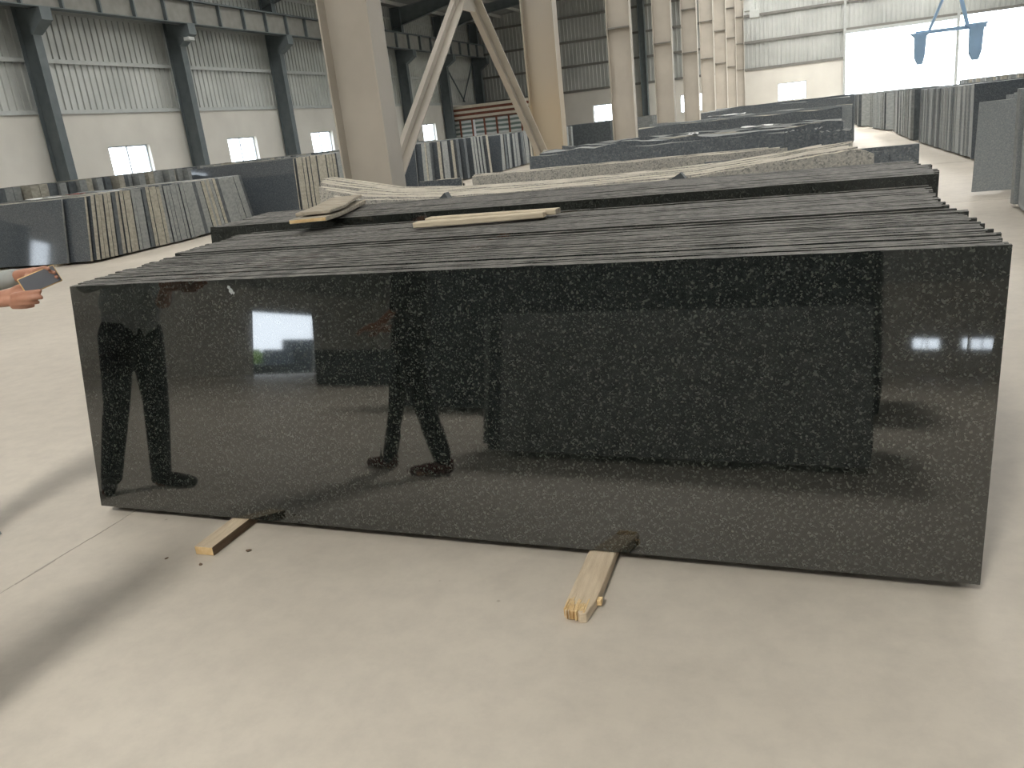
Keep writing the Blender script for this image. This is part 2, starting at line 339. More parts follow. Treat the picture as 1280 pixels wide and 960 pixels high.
# roof
rf = MB(); SK = [(-19.5, -17.9), (-13.2, -11.6), (-7.9, -6.4), (-3.7, -1.9), (1.0, 2.2), (6.0, 7.6)]
xs = sorted({XL - .3, -4.0, XR + .3, *[a for s in SK for a in s]})
def in_sk(x): return any(a < x < b for a, b in SK)
sk_f, sk_r, sk_s, sk_b = MB(), MB(), MB(), MB()
for i in range(len(xs) - 1):
    a, b = xs[i], xs[i+1]; za, zb = roof_z(a), roof_z(b)
    def quad(mb, y0, y1): mb.prism([(a, za), (b, zb), (b, zb + .05), (a, za + .05)], y0, y1)
    if in_sk((a + b) / 2):
        # added glowing strips between y ranges; opaque sheet elsewhere
        if a == -3.7: cuts = ((YR - .3, -9.5, rf), (-9.5, -6.5, sk_s), (-6.5, 12, rf), (12, 30, sk_f), (30, 56, sk_b), (56, YB + .3, rf))
        elif a > -4: cuts = ((YR - .3, -12, sk_r), (-12, 2, rf), (2, 30, sk_f), (30, 56, sk_b), (56, YB + .3, rf))
        else: cuts = ((YR - .3, -22, rf), (-22, -4, sk_r), (-4, 2, rf), (2, 34, sk_f), (34, YB + .3, rf))
        for y0, y1, mb in cuts: quad(mb, y0, y1)
    else: quad(rf, YR - .3, YB + .3)
roof = rf.build('ceiling', 'roof'); tag(roof, kind='structure')
sk_f.build('added_glow_strip', 'glow_front', roof); sk_r.build('added_glow_strip', 'glow_rear', roof); sk_s.build('added_glow_strip', 'glow_key', roof); sk_b.build('added_glow_strip', 'glow_far', roof)
BAYS = [14.2, 20.5, 26.9, 33.2, 39.4, 45.6, 51.35]
ALLB = [-24.0, -17.7, -11.4, -5.0, 1.4, 7.8] + BAYS
pm = MB()
for k in range(18):
    x = XL + .8 + k * 1.55; z = roof_z(x)
    if -4.4 < x < -3.6: continue
    pm.box(x - .03, x + .03, YR, YB, z - .2, z - .01)
for k in range(8):
    x = -2.4 + k * 2.1; z = roof_z(x); pm.box(x - .03, x + .03, YR, YB, z - .2, z - .01)
pm.build('purlin', 'purlin', roof)
for y in ALLB:
    r_ = MB()
    for (xa, xb, da, db) in ((XL + .1, XL + 4.0, 1.0, .5), (XL + 4.0, -8.5, .5, .5), (-8.5, -4.3, .5, 1.0), (-4.3, 0.5, 1.0, .5), (.5, XR, .5, .5)):
        za, zb = roof_z(xa) - .2, roof_z(xb) - .2
        r_.prism([(xa, za - da), (xb, zb - db), (xb, zb), (xa, za)], y - .01, y + .01)
        r_.prism([(xa, za - da - .02), (xb, zb - db - .02), (xb, zb - db), (xa, za - da)], y - .13, y + .13)
        r_.prism([(xa, za - .02), (xb, zb - .02), (xb, zb), (xa, za)], y - .12, y + .12)
    r_.build('rafter', 'darksteel', roof)

# ------------------------------------------------------------------ columns
def i_column(name, x0, x1, y, z1, mat, label, group, fl=0.26, stiff=(), smat='stiff', bp=.08):
    """web in the x-z plane, a flange at each side"""
    e = empty(name, ((x0 + x1) / 2, y, 0)); w = (x1 - x0) / 2
    tag(e, label, 'column', group, 'thing')
    MB().box(-w + .018, w - .018, -.02, .02, 0.02, z1).build('web', mat, e)
    for s in (-1, 1): MB().box(s * w - (.018 if s > 0 else 0), s * w + (.018 if s < 0 else 0), -fl/2, fl/2, 0.02, z1).build('flange', mat, e)
    MB().box(-w - bp, w + bp, -fl/2 - bp, fl/2 + bp, 0, .025).build('base_plate', mat, e)
    for z in stiff:
        MB().box(-w + .018, w - .018, -fl/2 + .01, fl/2 - .01, z, z + .03).build('stiffener', smat, e)
    return e
CY = [7.75, 14.05, 20.3, 26.4, 32.3, 37.6, 43.1, 48.4, 54.0]
for i, y in enumerate(CY):
    dark = i > 0
    names = ['tall beige steel column rising behind the pale granite slabs, nearest of the centre row',
             'second beige steel column of the centre row, stained orange low down',
             'third beige steel column from the camera in the centre row',
             'fourth beige steel column from the camera in the centre row',
             'fifth column from the camera in the centre row, over the dark slabs',
             'sixth column from the camera in the centre row',
             'seventh column from the camera in the centre row',
             'eighth column from the camera in the centre row',
             'farthest column of the centre row, beside the cream back wall']
    st = () if i < 2 else (3.58, 5.03, 6.5)
    e = i_column('steel_column', -4.58, -4.03, y, 9.2, 'column_stained' if i == 1 else 'column', names[i], 'beige columns of the centre row', 0.26 if i else 0.30, st)
    # crane bracket and its girder seat high up
    MB().prism([(.27, 6.9), (.27, 7.5), (.8, 7.5), (.8, 7.3)], -.12, .12).build('bracket', 'column', e)
ln = ['dark steel column on the left wall nearest the left edge of the picture', 'dark steel column on the left wall, the one with the floodlight beside it',
      'third dark steel column along the left wall', 'dark steel column on the left wall just hidden by the nearest beige column', 'dark steel column on the left wall seen between the beige column and the raking brace',
      'last dark steel column on the left wall, next to the red and cream cabin']
lab2 = {14.2: 'dark steel column on the left wall at the very edge of the picture', 20.5: ln[0], 26.9: ln[1], 33.2: ln[2], 39.4: ln[3], 45.6: ln[4], 51.35: ln[5]}
for y in BAYS + [57.3]:
    l = lab2.get(y, 'dark steel corner column where left wall meets back wall')
    e = i_column('wall_column', XL + .08, XL + .68, y, 8.9, 'darksteel', l, 'dark columns of the left wall', 0.3, bp=.02)
    b = MB().prism([(.3, 5.85), (.3, 6.55), (.86, 6.55), (.86, 6.2)], -.2, .2); b.build('bracket', 'darksteel', e)
# dark column of the back wall between the third and fourth beige column
i_column('wall_column', -10.9, -10.5, YB - .3, 9.6, 'darksteel', 'dark column standing against the back wall, seen past the third beige column', None, .5)

# ------------------------------------------------------------------ crane girder on the left wall
e = empty('crane_girder', (XL + 1.02, 0, 6.58)); tag(e, 'long grey crane girder carried on brackets along the left wall', 'girder')
gx = 0
MB().box(-.01, .01, 7.0, YB - .6, 0, .78).build('web', 'girder', e)
MB().box(-.17, .17, 7.0, YB - .6, .78, .81).box(-.04, .04, 7, YB - .6, .81, .87).build('top_flange', 'darksteel', e)
MB().box(-.17, .17, 7.0, YB - .6, -.02, .01).build('bottom_flange', 'darksteel', e)
y = 7.8
while y < YB - 1:
    MB().box(0.01, .15, y - .03, y + .03, .01, .78).build('stiffener', 'darksteel', e); y += 1.5
lat = MB(); y = 7.0
lat.box(-.30, -.27, 7, YB - .6, -.0, .06)
while y < YB - .8:
    lat.bar((-.16, y, .03), (-.28, y + .12, .03), .02, .02); lat.bar((-.28, y + .12, .03), (-.16, y + .25, .03), .02, .02); y += .25
lat.build('walkway_lattice', 'girt', e)

# ------------------------------------------------------------------ raking brace between the two nearest beige columns
e = empty('raking_brace', (-4.3, 10.75, 0)); tag(e, 'beige steel brace shaped like an upturned V between the two nearest beige columns', 'brace')
def rel(p): return (p[0] + 4.3, p[1] - 10.75, p[2])
def strut(a, b):
    mb = MB(); a = Vector(rel(a)); b = Vector(rel(b))
    mb.bar(a + Vector((0, -.04, 0)), b + Vector((0, -.04, 0)), .11, .02, (1, 0, 0)); mb.bar(a + Vector((.05, 0, 0)), b + Vector((.05, 0, 0)), .02, .12, (1, 0, 0))
    mb.bar(a + Vector((-.05, 0, 0)), b + Vector((-.05, 0, 0)), .02, .12, (1, 0, 0))
    return mb
strut((-4.3, 7.95, 1.05), (-4.3, 10.68, 3.32)).build('strut', 'column', e)
strut((-4.3, 13.85, .9), (-4.3, 10.95, 3.45)).build('strut', 'column', e)
mb = MB(); mb.box(-.02, .02, -.3, .35, 3.15, 3.6); mb.build('gusset_plate', 'column', e)
strut((-4.3, 10.75, 3.4), (-4.3, 7.9, 6.2)).build('strut', 'column', e); strut((-4.3, 10.9, 3.4), (-4.3, 13.9, 6.2)).build('strut', 'column', e)
# slim rods crossing in the last bay of the left wall
e = empty('rod_bracing', (XL + .15, 51.5, 3.7)); tag(e, 'thin dark crossed rods in the last bay of the left wall', 'brace')
MB().bar((0, .02, 3.0), (0, 3.4, 0.1), .07, .07).build('rod', 'darksteel', e)
MB().bar((.1, 5.62, 3.0), (.1, 2.9, 0.1), .07, .07).build('rod', 'darksteel', e)

# ------------------------------------------------------------------ red and cream cabin at the back left
e = empty('site_cabin', (XL + .05, 51.75, 0)); tag(e, 'red framed cabin with three cream boards and striped panes by the far left corner', 'cabin')
Lc = 6.9
for z0, z1 in ((3.26, 3.43), (2.95, 3.1), (2.63, 2.79)): MB().box(0, Lc, -.1, 0, z0, z1).build('cream_board', 'cream', e)
MB().box(.05, Lc - .05, -.03, 2.5, 2.6, 3.38).build('fascia', 'red', e)
MB().box(.05, Lc - .05, -.02, .02, 2.52, 2.63).build('head_rail', 'brown', e)
MB().box(0, Lc, -.03, 2.5, 0, .9).build('dado_panel', 'brown', e)
n = 8
for k in range(n + 1): MB().box(k * (Lc - .1) / n, k * (Lc - .1) / n + .11, -.05, .05, .9, 2.55).build('post', 'red', e)
for k in range(n):
    x = k * (Lc - .1) / n
    MB().box(x + .11, x + (Lc - .1) / n, .0, .02, .9, 2.52).build('striped_pane', 'striped', e)
MB().box(1.75, 1.95, -.03, -.005, .9, 2.5).build('white_strip', 'paper', e)
MB().box(0, Lc, 2.4, 2.5, .9, 2.6).build('back_panel', 'brown', e)
# roof deck
MB().box(-.0, Lc, -.02, 2.5, 3.38, 3.42).build('roof_board', 'cream', e)

# ------------------------------------------------------------------ granite slabs
def slab(x0, x1, y, z, h, t, lean, yaw, mats, label, group, top=None, seg=18, rough=.003, ends=(0, 0), name='granite_slab', rnd=None):
    """a slab on edge. local x runs along it, y through it, z up. top: list of (u 0..1, dz) along the upper edge. ends: slant of both ends"""
    rnd = rnd or random
    L = (x1 - x0); mb = MB(); us = [i / seg for i in range(seg + 1)]
    def dz(u):
        if not top: return 0
        for (a, za), (b, zb) in zip(top, top[1:]):
            if a <= u <= b: return za + (zb - za) * (u - a) / max(1e-6, b - a)
        return 0
    vs = []
    for i, u in enumerate(us):
        hz = h + dz(u); r1 = rnd.uniform(-rough, rough); r2 = rnd.uniform(-rough, rough)
        xt = u * L + ends[0] * (1 - u) + ends[1] * u
        vs += [(u * L, 0, 0), (u * L, t, 0), (xt, t, hz + r1 + max(0, t * math.tan(lean) * 1.25)), (xt, rnd.uniform(0, rough * .4), hz + r2)]
    fs = []; mi = []
    for i in range(seg):
        a = 4 * i; b = a + 4
        mb_f = [((a, b, b + 3, a + 3), 0), ((a + 1, a + 2, b + 2, b + 1), 0), ((a + 3, b + 3, b + 2, a + 2), 1), ((a, a + 1, b + 1, b), 1)]
        for q, k in mb_f: fs.append(q); mi.append(k)
    fs += [(0, 3, 2, 1), (4 * seg, 4 * seg + 1, 4 * seg + 2, 4 * seg + 3)]; mi += [1, 1]
    mb.v = vs; mb.f = fs; mb.mi = mi
    o = mb.build(name, mats)
    o.location = (x0, y, z + t * math.sin(abs(lean))); o.rotation_euler = (-lean, 0, yaw)
    tag(o, label, 'stone slab', group, 'thing')
    return o
YAW = R(-1.37)
def front_y(x): return 2.655 - math.tan(R(1.37)) * (x - 0)       # base line of the foremost slab
LEAN = R(8.2)
# --- the big black stack in the foreground
fs = slab(-3.318, -3.318 + 3.823, 2.734, .042, 1.083, .02, LEAN, YAW, ['black', 'black_edge'],
          'large polished black granite slab at the front, on two timber bearers, mirroring people and doorway', None, ends=(-.002, .045), seg=40, rough=.0015)
mb = MB(); rs = random.Random(4)
for cx, cz, r in ((.938, 1.048, .010), (.946, 1.032, .013), (.959, 1.024, .007)):
    n_ = 9; mb.add([(cx + r * rs.uniform(.6, 1.1) * math.cos(6.283 * i / n_), -.0006, cz + r * rs.uniform(.6, 1.2) * math.sin(6.283 * i / n_)) for i in range(n_)], [tuple(range(n_))])
mk = mb.build('chalk_mark', 'edge_light', fs); mk['label'] = 'pale chalk mark'
y = .030; bund = 0; nS = 0
rs = random.Random(3)
while y < 2.78:
    u = y / 2.78
    if y < .86:    # first bundle
        g = 'black slabs bundled right behind the front slab'; lb = 'black granite slab on edge in the bundle directly behind the front slab'
        xr = .565 - .02 * y + rs.uniform(-.035, .01); xl = -3.345 - .13 * y / .86 + rs.uniform(-.015, .04); h = 1.083 - .001 + rs.uniform(-.0025, .002)
    elif y < 1.76:
        g = 'black slabs of the second bundle'; lb = 'black granite slab on edge in the middle bundle of the dark front stack'
        xr = .50 + .03 * (y - .9) + rs.uniform(-.03, .01); xl = -3.50 - .17 * (y - .9) / .9 + rs.uniform(-.015, .05); h = 1.088 + rs.uniform(-.002, .002)
    else:
        g = 'black slabs of the rear bundle'; lb = 'black granite slab on edge in the rear bundle of the dark front stack'
        xr = .585 + .03 * (y - 1.8) + rs.uniform(-.03, .01); xl = -4.0 - .2 * (y - 1.8) + rs.uniform(-.02, .05); h = 1.135 + rs.uniform(-.002, .002)
        if y > 2.45: xr -= .05
    if abs(y - .86) < .04 or abs(y - 1.76) < .05: y += .05
    if (y > .9 and bund == 0) or (y > 1.76 and bund == 1):
        bund += 1; lb = ['', 'foremost slab of the middle bundle in the dark front stack', 'foremost slab of the rear bundle, its black face showing as a thin band'][bund]; g = None
    th = .020 if y < .86 else .026
    slab(xl, xr - .05, front_y(xl) + y, .042, h, th, LEAN, YAW, ['black', 'black_edge'], lb, g, ends=(-.002, .045), seg=40, rough=.0012, rnd=rs)
    y += rs.choice([.024, .026, .03, .034, .04]) if y < .86 else rs.choice([.0275, .028, .029, .032]); nS += 1
# bearers under it
def board(name, a, b, w, h, mat, label, cat='timber', group=None, endmat=None, z=0, jag=0):
    a = Vector(a); b = Vector(b); L = (b - a).length; rz = math.atan2(b.y - a.y, b.x - a.x) - math.pi / 2
    mb = MB(); seg = 12; vs = []
    for i in range(seg + 1):
        t_ = i / seg
        x0, x1 = -w / 2, w / 2; hh = h
        if jag and i == 0: x0 += w * .02
        vs += [(x0, t_ * L, 0), (x1, t_ * L, 0), (x1, t_ * L, hh), (x0, t_ * L, hh)]
    fs_ = []; mi = []
    for i in range(seg):
        p = 4 * i; q = p + 4
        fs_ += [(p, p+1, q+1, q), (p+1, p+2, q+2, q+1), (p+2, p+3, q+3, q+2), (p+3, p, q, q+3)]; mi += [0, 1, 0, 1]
    fs_ += [(3, 2, 1, 0), (4*seg, 4*seg+1, 4*seg+2, 4*seg+3)]; mi += [2, 2]
    mb.v, mb.f, mb.mi = vs, fs_, mi
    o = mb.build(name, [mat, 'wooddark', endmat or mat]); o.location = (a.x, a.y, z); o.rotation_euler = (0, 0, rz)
    bv = o.modifiers.new('bevel', 'BEVEL'); bv.width = .002; bv.segments = 1; bv.limit_method = 'ANGLE'
    return tag(o, label, cat, group)
board('timber_bearer', (-2.46, 2.455, 0), (-2.52, 5.6, 0), .095, .04, 'wood', 'narrow timber bearer poking out under the left part of the front black slab', endmat='woodtorn')
# the broken one
e = empty('timber_bearer', (-.748, 2.262, 0), R(1.2)); tag(e, 'wide splintered timber bearer poking out under the right half of the front black slab', 'timber')
mb = MB(); w_ = .052
mb.prism([(-w_, .07), (-w_ + .004, .02), (-.03, .012), (-.005, .02), (.012, .0), (.034, .006), (w_ - .004, .10), (w_, .2), (w_, 3.4), (-w_, 3.4)], 0, .038, axis='z')
o = mb.build('plank', ['wood'], e); bv = o.modifiers.new('bevel', 'BEVEL'); bv.width = .003; bv.segments = 1; bv.limit_method = 'ANGLE'
mb = MB(); rs = random.Random(5)
for i in range(11):
    x = -w_ + .006 + i * .0068; l = rs.uniform(.05, .10)
    mb.prism([(x, .012 + rs.uniform(-.012, .008)), (x + .006, .015 + rs.uniform(-.012, .01)), (x + .005, l), (x + .001, l - .01)], .008, .0405 + rs.uniform(-.001, .002), axis='z')
mb.box(w_ - .004, w_ + .012, .10, .125, .01, .03)
mb.build('splintered_end', ['woodtorn'], e)

# --- loose boards on top of the stack
def warped(name, pts, w, t, mat, label, twist=0, endmat=None, group=None):
    """board following a polyline of (x,y,z) centre points, thickness t, width w (horizontal)"""
    mb = MB(); vs = []
    P = [Vector(p) for p in pts]; o0 = P[0].copy()
    for i, p in enumerate(P):
        d = (P[min(i + 1, len(P) - 1)] - P[max(i - 1, 0)]).normalized(); s = d.cross(Vector((0, 0, 1))).normalized(); n_ = s.cross(d)
        ww = w * (1 + .06 * math.sin(i * 1.7))
        for a, b in ((-1, 0), (1, 0), (1, 1), (-1, 1)): vs.append(p - o0 + s * (a * ww / 2) + n_ * (b * t))
    fs_ = []; mi = []
    for i in range(len(P) - 1):
        p = 4 * i; q = p + 4
        fs_ += [(p, p+1, q+1, q), (p+1, p+2, q+2, q+1), (p+2, p+3, q+3, q+2), (p+3, p, q, q+3)]; mi += [0, 1, 0, 1]
    k = 4 * (len(P) - 1); fs_ += [(3, 2, 1, 0), (k, k+1, k+2, k+3)]; mi += [2, 2]
    mb.v, mb.f, mb.mi = vs, fs_, mi
    o = mb.build(name, [mat, mat, endmat or mat]); o.location = o0
    bv = o.modifiers.new('bevel', 'BEVEL'); bv.width = .004; bv.segments = 1; bv.limit_method = 'ANGLE'
    return tag(o, label, 'timber', group)
warped('weathered_board', [(-2.97, 4.42, 1.185), (-3.03, 4.66, 1.182), (-3.12, 4.95, 1.18), (-3.22, 5.25, 1.182), (-3.30, 5.50, 1.19)], .24, .028, 'woodgrey', 'lower grey weathered board with a torn orange end on the dark stack', endmat='woodtorn')
warped('weathered_board', [(-2.99, 4.52, 1.222), (-3.06, 4.80, 1.224), (-3.16, 5.05, 1.226), (-3.27, 5.32, 1.23), (-3.35, 5.55, 1.235)], .23, .022, 'woodgrey', 'upper grey weathered board lying on another board on the dark stack', endmat='woodgrey')
warped('pale_batten', [(-2.12, 4.20, 1.135), (-1.9, 4.215, 1.135), (-1.6, 4.235, 1.135), (-1.37, 4.26, 1.135)], .085, .03, 'woodx', 'front pale batten lying along the top of the dark stack', endmat='wood')
warped('pale_batten', [(-2.12, 4.37, 1.138), (-1.85, 4.37, 1.138), (-1.55, 4.36, 1.138), (-1.32, 4.35, 1.138)], .085, .03, 'woodx', 'rear pale batten reaching further right on top of the dark stack', endmat='woodgrey')

# --- pale speckled slabs behind
WM = ['white_rock', 'white_edge']
GL = 'pale speckled granite slabs behind the dark stack'
gprof = lambda x: (1.23 + (x + 3.8) / .25 * -.05) if x < -3.55 else (1.18 - .041 * (x + 3.55) / .65 if x < -2.9 else (1.139 - .012 * (x + 2.9) / .7 if x < -2.2 else (1.127 + .014 * (x + 2.2) / 1.35 if x < -.85 else (1.141 + .1 * (x + .85) / 1.15))))
def gslab(xa, xb, y, dz=0.0, t=.045, label='', group=None, mats=WM, droop=0, lean=R(4)):
    tp = []
    for i in range(13):
        u = i / 12; x = xa + (xb - xa) * u; tp.append((u, gprof(x) + dz - 1.13 - (droop * max(0, u - .94) / .06)))
    return slab(xa, xb, y - math.sin(lean) * 1.13, .042, 1.09, t, lean, R(-.6), mats, label, group, top=tp, seg=24, rough=.004)
gslab(-3.80, -2.80, 6.08, .0, .05, 'pale speckled slab at the left end of the light stack, front row')
gslab(-2.68, -1.0, 6.08, .0, .05, 'long low pale speckled slab in the middle of the light stack front')
gslab(-.84, .36, 6.06, .0, .06, 'tall pale speckled slab with a chipped right corner, right end of the light stack', droop=.05)
for (xa, xb, lb) in ((-2.80, -2.70, 'small dark stone block wedged between two pale slabs at the left'), (-1.0, -.86, 'small dark stone block wedged beside the tall pale slab at the right')):
    e_ = MB().prism([(0, 0), (xb - xa, 0), (xb - xa, .28), ((xb - xa) * .75, .325), (0, .265)], 0, .08).build('stone_block', 'edge_dark')
    e_.location = (xa, 5.97, .865); tag(e_, lb, 'stone block')
    q = MB().box(0, xb - xa - .03, 0, .07, 0, .82).build('packing_timber', 'woodgrey', bevel=.003); q.location = (xa + .015, 5.95, .042); tag(q, 'timber packing under the ' + ('left' if xa < -2 else 'right') + ' small dark stone block', 'timber')
rs = random.Random(11)
for i in range(9):
    xa = -3.95 - .035 * i + rs.uniform(-.12, .12) if i % 3 else -3.6 - rs.uniform(0, .2); xb = .3 + rs.uniform(-.15, .05) - .02 * i
    gslab(xa, xb, 6.165 + i * .088, .004 + rs.uniform(-.006, .006) + .003 * i, .076, 'pale cream topped slab in the light stack behind its front row', 'cream topped slabs in the light stack')
# --- second pale stack
for i, (xa, xb) in enumerate(((-3.22, -.235), (-3.2, -.3), (-3.25, -.4))):
    slab(xa, xb, 7.7 + i * .06, .042, 1.16 + .004 * i, .045, R(3), R(-.3), WM, ['long pale speckled slab standing behind the light stack, front of the rear pair', 'pale slab directly behind the long speckled slab', 'last pale slab behind the long speckled slab'][i], None, seg=20)
for i in range(3):
    slab(-3.74 + i * .08, -3.27, 7.55 + i * .05, .3 if False else .042, 1.165 - .055 * i, .025, R(3), 0, ['slate', 'white_edge'], ['tallest', 'middle', 'lowest'][i] + ' of three short dark slabs with pale rims left of the long speckled slab', None, seg=6)
# --- dark polished pair sticking out to the right
slab(-.9, .765, 7.33, .042, 1.12, .03, R(3), R(-.5), ['slate_mid', 'edge_grey'], 'dark polished slab reaching furthest into the aisle behind the tall pale slab', None, seg=12)
slab(-.9, .54, 7.24, .042, 1.09, .03, R(3), R(-.5), ['slate_mid', 'edge_grey'], 'shorter dark polished slab in front of the one reaching into the aisle', None, seg=12)
# --- fourth stack, dark, long
SM = ['slate_mid', 'edge_grey']
parts4 = [(-3.02, -.30, 9.0, 1.27, 'long dark slab in front of the second beige column'), (-.295, -.085, 9.0, 1.275, 'narrow dark slab, first of two right of the long one'), (-.08, .06, 9.0, 1.275, 'narrow dark slab, second of two right of the long one'), (.03, .33, 8.9, 1.24, 'dark slab at the right end of the long dark stack, standing slightly forward')]
for xa, xb, y, h, lb in parts4: slab(xa, xb, y - .08, .042, h - .02, .03, R(4), R(-.4), SM, lb, None, seg=12, rough=.012)
rs = random.Random(13)
for i in range(13):
    slab(-3.0 + rs.uniform(-.05, .3), .25 + rs.uniform(-.2, .1), 9.12 + i * .17, .042, 1.26 + rs.uniform(-.04, .045), .05 + rs.random() * .06, R(4), R(-.4), [rs.choice(['slate_mid', 'slate2']), rs.choice(['edge_grey', 'edge_beige', 'edge_light'])], 'dark granite slab with a broken grey top in the long dark stack', 'slabs inside the long dark stack', seg=20, rough=.02, rnd=rs)
for i in range(9):
    slab(-2.6 + i * .05 + rs.uniform(-.1, .1), .45 + rs.uniform(-.1, .1), 13.6 + i * .28, .042, 1.36 + rs.uniform(-.03, .04), .09, R(3), 0, [rs.choice(['slate_mid', 'slate2']), rs.choice(['edge_grey', 'edge_beige'])], 'dark slab with light top in the stack beyond the long dark one', 'slabs two stacks beyond the pale ones', seg=14, rough=.015, rnd=rs)
for i in range(8):
    slab(-3 + rs.uniform(-.1, .1), (1.2 if i > 5 else .9) + rs.uniform(-.1, .02), 24.6 + i * .9, .042, 1.47 + rs.uniform(-.04, .03), .12, R(2), 0, ['slate_mid', 'edge_grey'], 'dark slab in the far centre stack below the cream back wall', 'far centre slabs', seg=10, rough=.02, rnd=rs)

# --- rows left and right: slabs standing like books, ends to the aisle
def row(xe, side, y0, y1, h, n, lean0, lean1, seed, label, group, L=3.1, facemats=None, tone='mix', jx=.10, skip_front=False, xe1=None, mb=None, dh=0.0):
    """xe: x of the aisle end, side -1: slabs extend to -x, +1: to +x. lean0/lean1 fan from front to back. mb: collect into one mesh instead"""
    rr = random.Random(seed); pb = (y1 - y0) / n; y0t = y0 + math.tan(lean0) * h; y1t = y1 + math.tan(lean1) * h; pt = (y1t - y0t) / n
    pmin = min(pb, pt)
    for i in range(n):
        u = i / n; t = pmin * rr.uniform(.74, .95)
        yb = y0 + pb * i; yt = y0t + pt * i; ln_ = math.atan2(yt - yb, h)
        xx = xe + ((xe1 if xe1 is not None else xe) - xe) * u + rr.uniform(-jx, jx)
        if tone == 'beige': em = rr.choice(['edge_beige', 'edge_beige', 'edge_grey', 'edge_dark'])
        elif tone == 'grey': em = rr.choice(['edge_grey', 'edge_grey', 'edge_grey', 'edge_beige', 'edge_dark'])
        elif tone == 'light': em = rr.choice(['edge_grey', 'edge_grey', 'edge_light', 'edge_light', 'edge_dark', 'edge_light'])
        elif tone == 'dark': em = rr.choice(['edge_grey', 'edge_dark', 'edge_dark'])
        else: em = ('edge_beige' if u < .35 or .5 < u < .68 else 'edge_grey') if rr.random() < .9 else 'edge_dark'
        fm = facemats or 'slate'; hh = h + rr.uniform(-.015, .015) + dh * u; LL = L + rr.uniform(-.25, .25)
        xa, xb = (xx - LL, xx) if side < 0 else (xx, xx + LL)
        if mb is not None:
            mt_ = Matrix.Translation((0, yb, .05)) @ Matrix.Rotation(-ln_, 4, 'X')
            mb.box(xa, xb, 0, t, 0, hh, {'edge_beige': 0, 'edge_grey': 1, 'edge_dark': 2, 'edge_light': 3}[em], mt_)
        else:
            slab(xa, xb, yb, .042, hh, t, ln_, 0, [fm, em], label, group, seg=3, rough=.006, rnd=rr)
slab(-16.9, -13.62, 11.98, .042, 1.22, .04, R(10.5), R(-.2), ['slate', 'edge_grey'], 'wide dark polished slab facing the camera at the left edge, bright window mirrored in it', None, seg=8)
slab(-16.5, -13.12, 12.07, .042, 1.22, .05, R(10.5), R(-.2), ['slate', 'edge_beige'], 'dark slab just behind the wide one at the left edge, only a strip showing', None, seg=8)
row(-13.08, -1, 12.16, 15.3, 1.22, 26, R(10.5), R(-3), 21, 'slab seen edge on in the nearest left stack, front half of its fan', 'slab ends in the nearest left stack, front half', xe1=-13.25, jx=.02)
row(-13.3, -1, 15.36, 18.2, 1.2, 20, R(-4), R(-13), 22, 'slab seen edge on in the nearest left stack, tilted rear half of its fan', 'slab ends in the nearest left stack, rear half', tone='grey', xe1=-13.8, jx=.015, dh=-.03)
slab(-16.2, -12.86, 18.86, .042, 1.46, .04, R(4), 0, ['slate', 'edge_beige'], 'broad dark polished slab facing the camera behind the nearest left stack', None, seg=8)
row(-12.86, -1, 18.96, 24.6, 1.46, 32, R(4), R(-3), 23, 'slab seen edge on in the second left stack, left of the nearest beige column', 'slab ends in the second left stack', jx=.03)
slab(-15.8, -12.6, 25.55, .042, 1.45, .04, R(5), 0, ['slate', 'edge_grey'], 'dark slab facing the camera just right of the nearest beige column', None, seg=6)
row(-12.5, -1, 25.7, 31.4, 1.44, 19, R(5), R(-5), 24, 'slab seen edge on in the third left stack, below the raking brace', 'slab ends in the third left stack', xe1=-12.1, jx=.12, tone='grey')
slab(-15.3, -11.9, 32.0, .042, 1.42, .04, R(5), 0, ['slate', 'edge_grey'], 'dark slab facing the camera in front of the red and cream cabin', None, seg=6)
row(-12.2, -1, 32.2, 38.2, 1.42, 18, R(4), R(-6), 25, 'slab seen edge on in the fourth left stack, before the red and cream cabin', 'slab ends in the fourth left stack', xe1=-12.7, jx=.12, tone='grey')
# right side
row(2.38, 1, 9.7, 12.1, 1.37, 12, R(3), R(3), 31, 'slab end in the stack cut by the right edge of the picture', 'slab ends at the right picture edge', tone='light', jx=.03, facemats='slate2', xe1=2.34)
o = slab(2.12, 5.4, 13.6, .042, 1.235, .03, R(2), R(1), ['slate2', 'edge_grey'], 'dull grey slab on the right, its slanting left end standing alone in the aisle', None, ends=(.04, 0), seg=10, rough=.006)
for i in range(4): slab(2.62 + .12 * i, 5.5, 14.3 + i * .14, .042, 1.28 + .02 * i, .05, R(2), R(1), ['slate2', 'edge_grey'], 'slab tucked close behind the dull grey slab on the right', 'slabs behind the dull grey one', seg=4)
slab(2.98, 6.3, 19.45, .042, 1.46, .05, R(3), 0, ['slate', 'edge_grey'], 'dark slab facing the camera behind the dull grey aisle slab', None, seg=4)
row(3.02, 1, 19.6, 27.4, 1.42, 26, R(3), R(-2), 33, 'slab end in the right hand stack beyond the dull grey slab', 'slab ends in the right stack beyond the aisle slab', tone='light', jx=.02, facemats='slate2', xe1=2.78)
slab(2.72, 6.0, 27.9, .042, 1.45, .05, R(3), 0, ['edge_dark', 'edge_dark'], 'darkest tall slab in the right hand row, far down the aisle', None, seg=4)
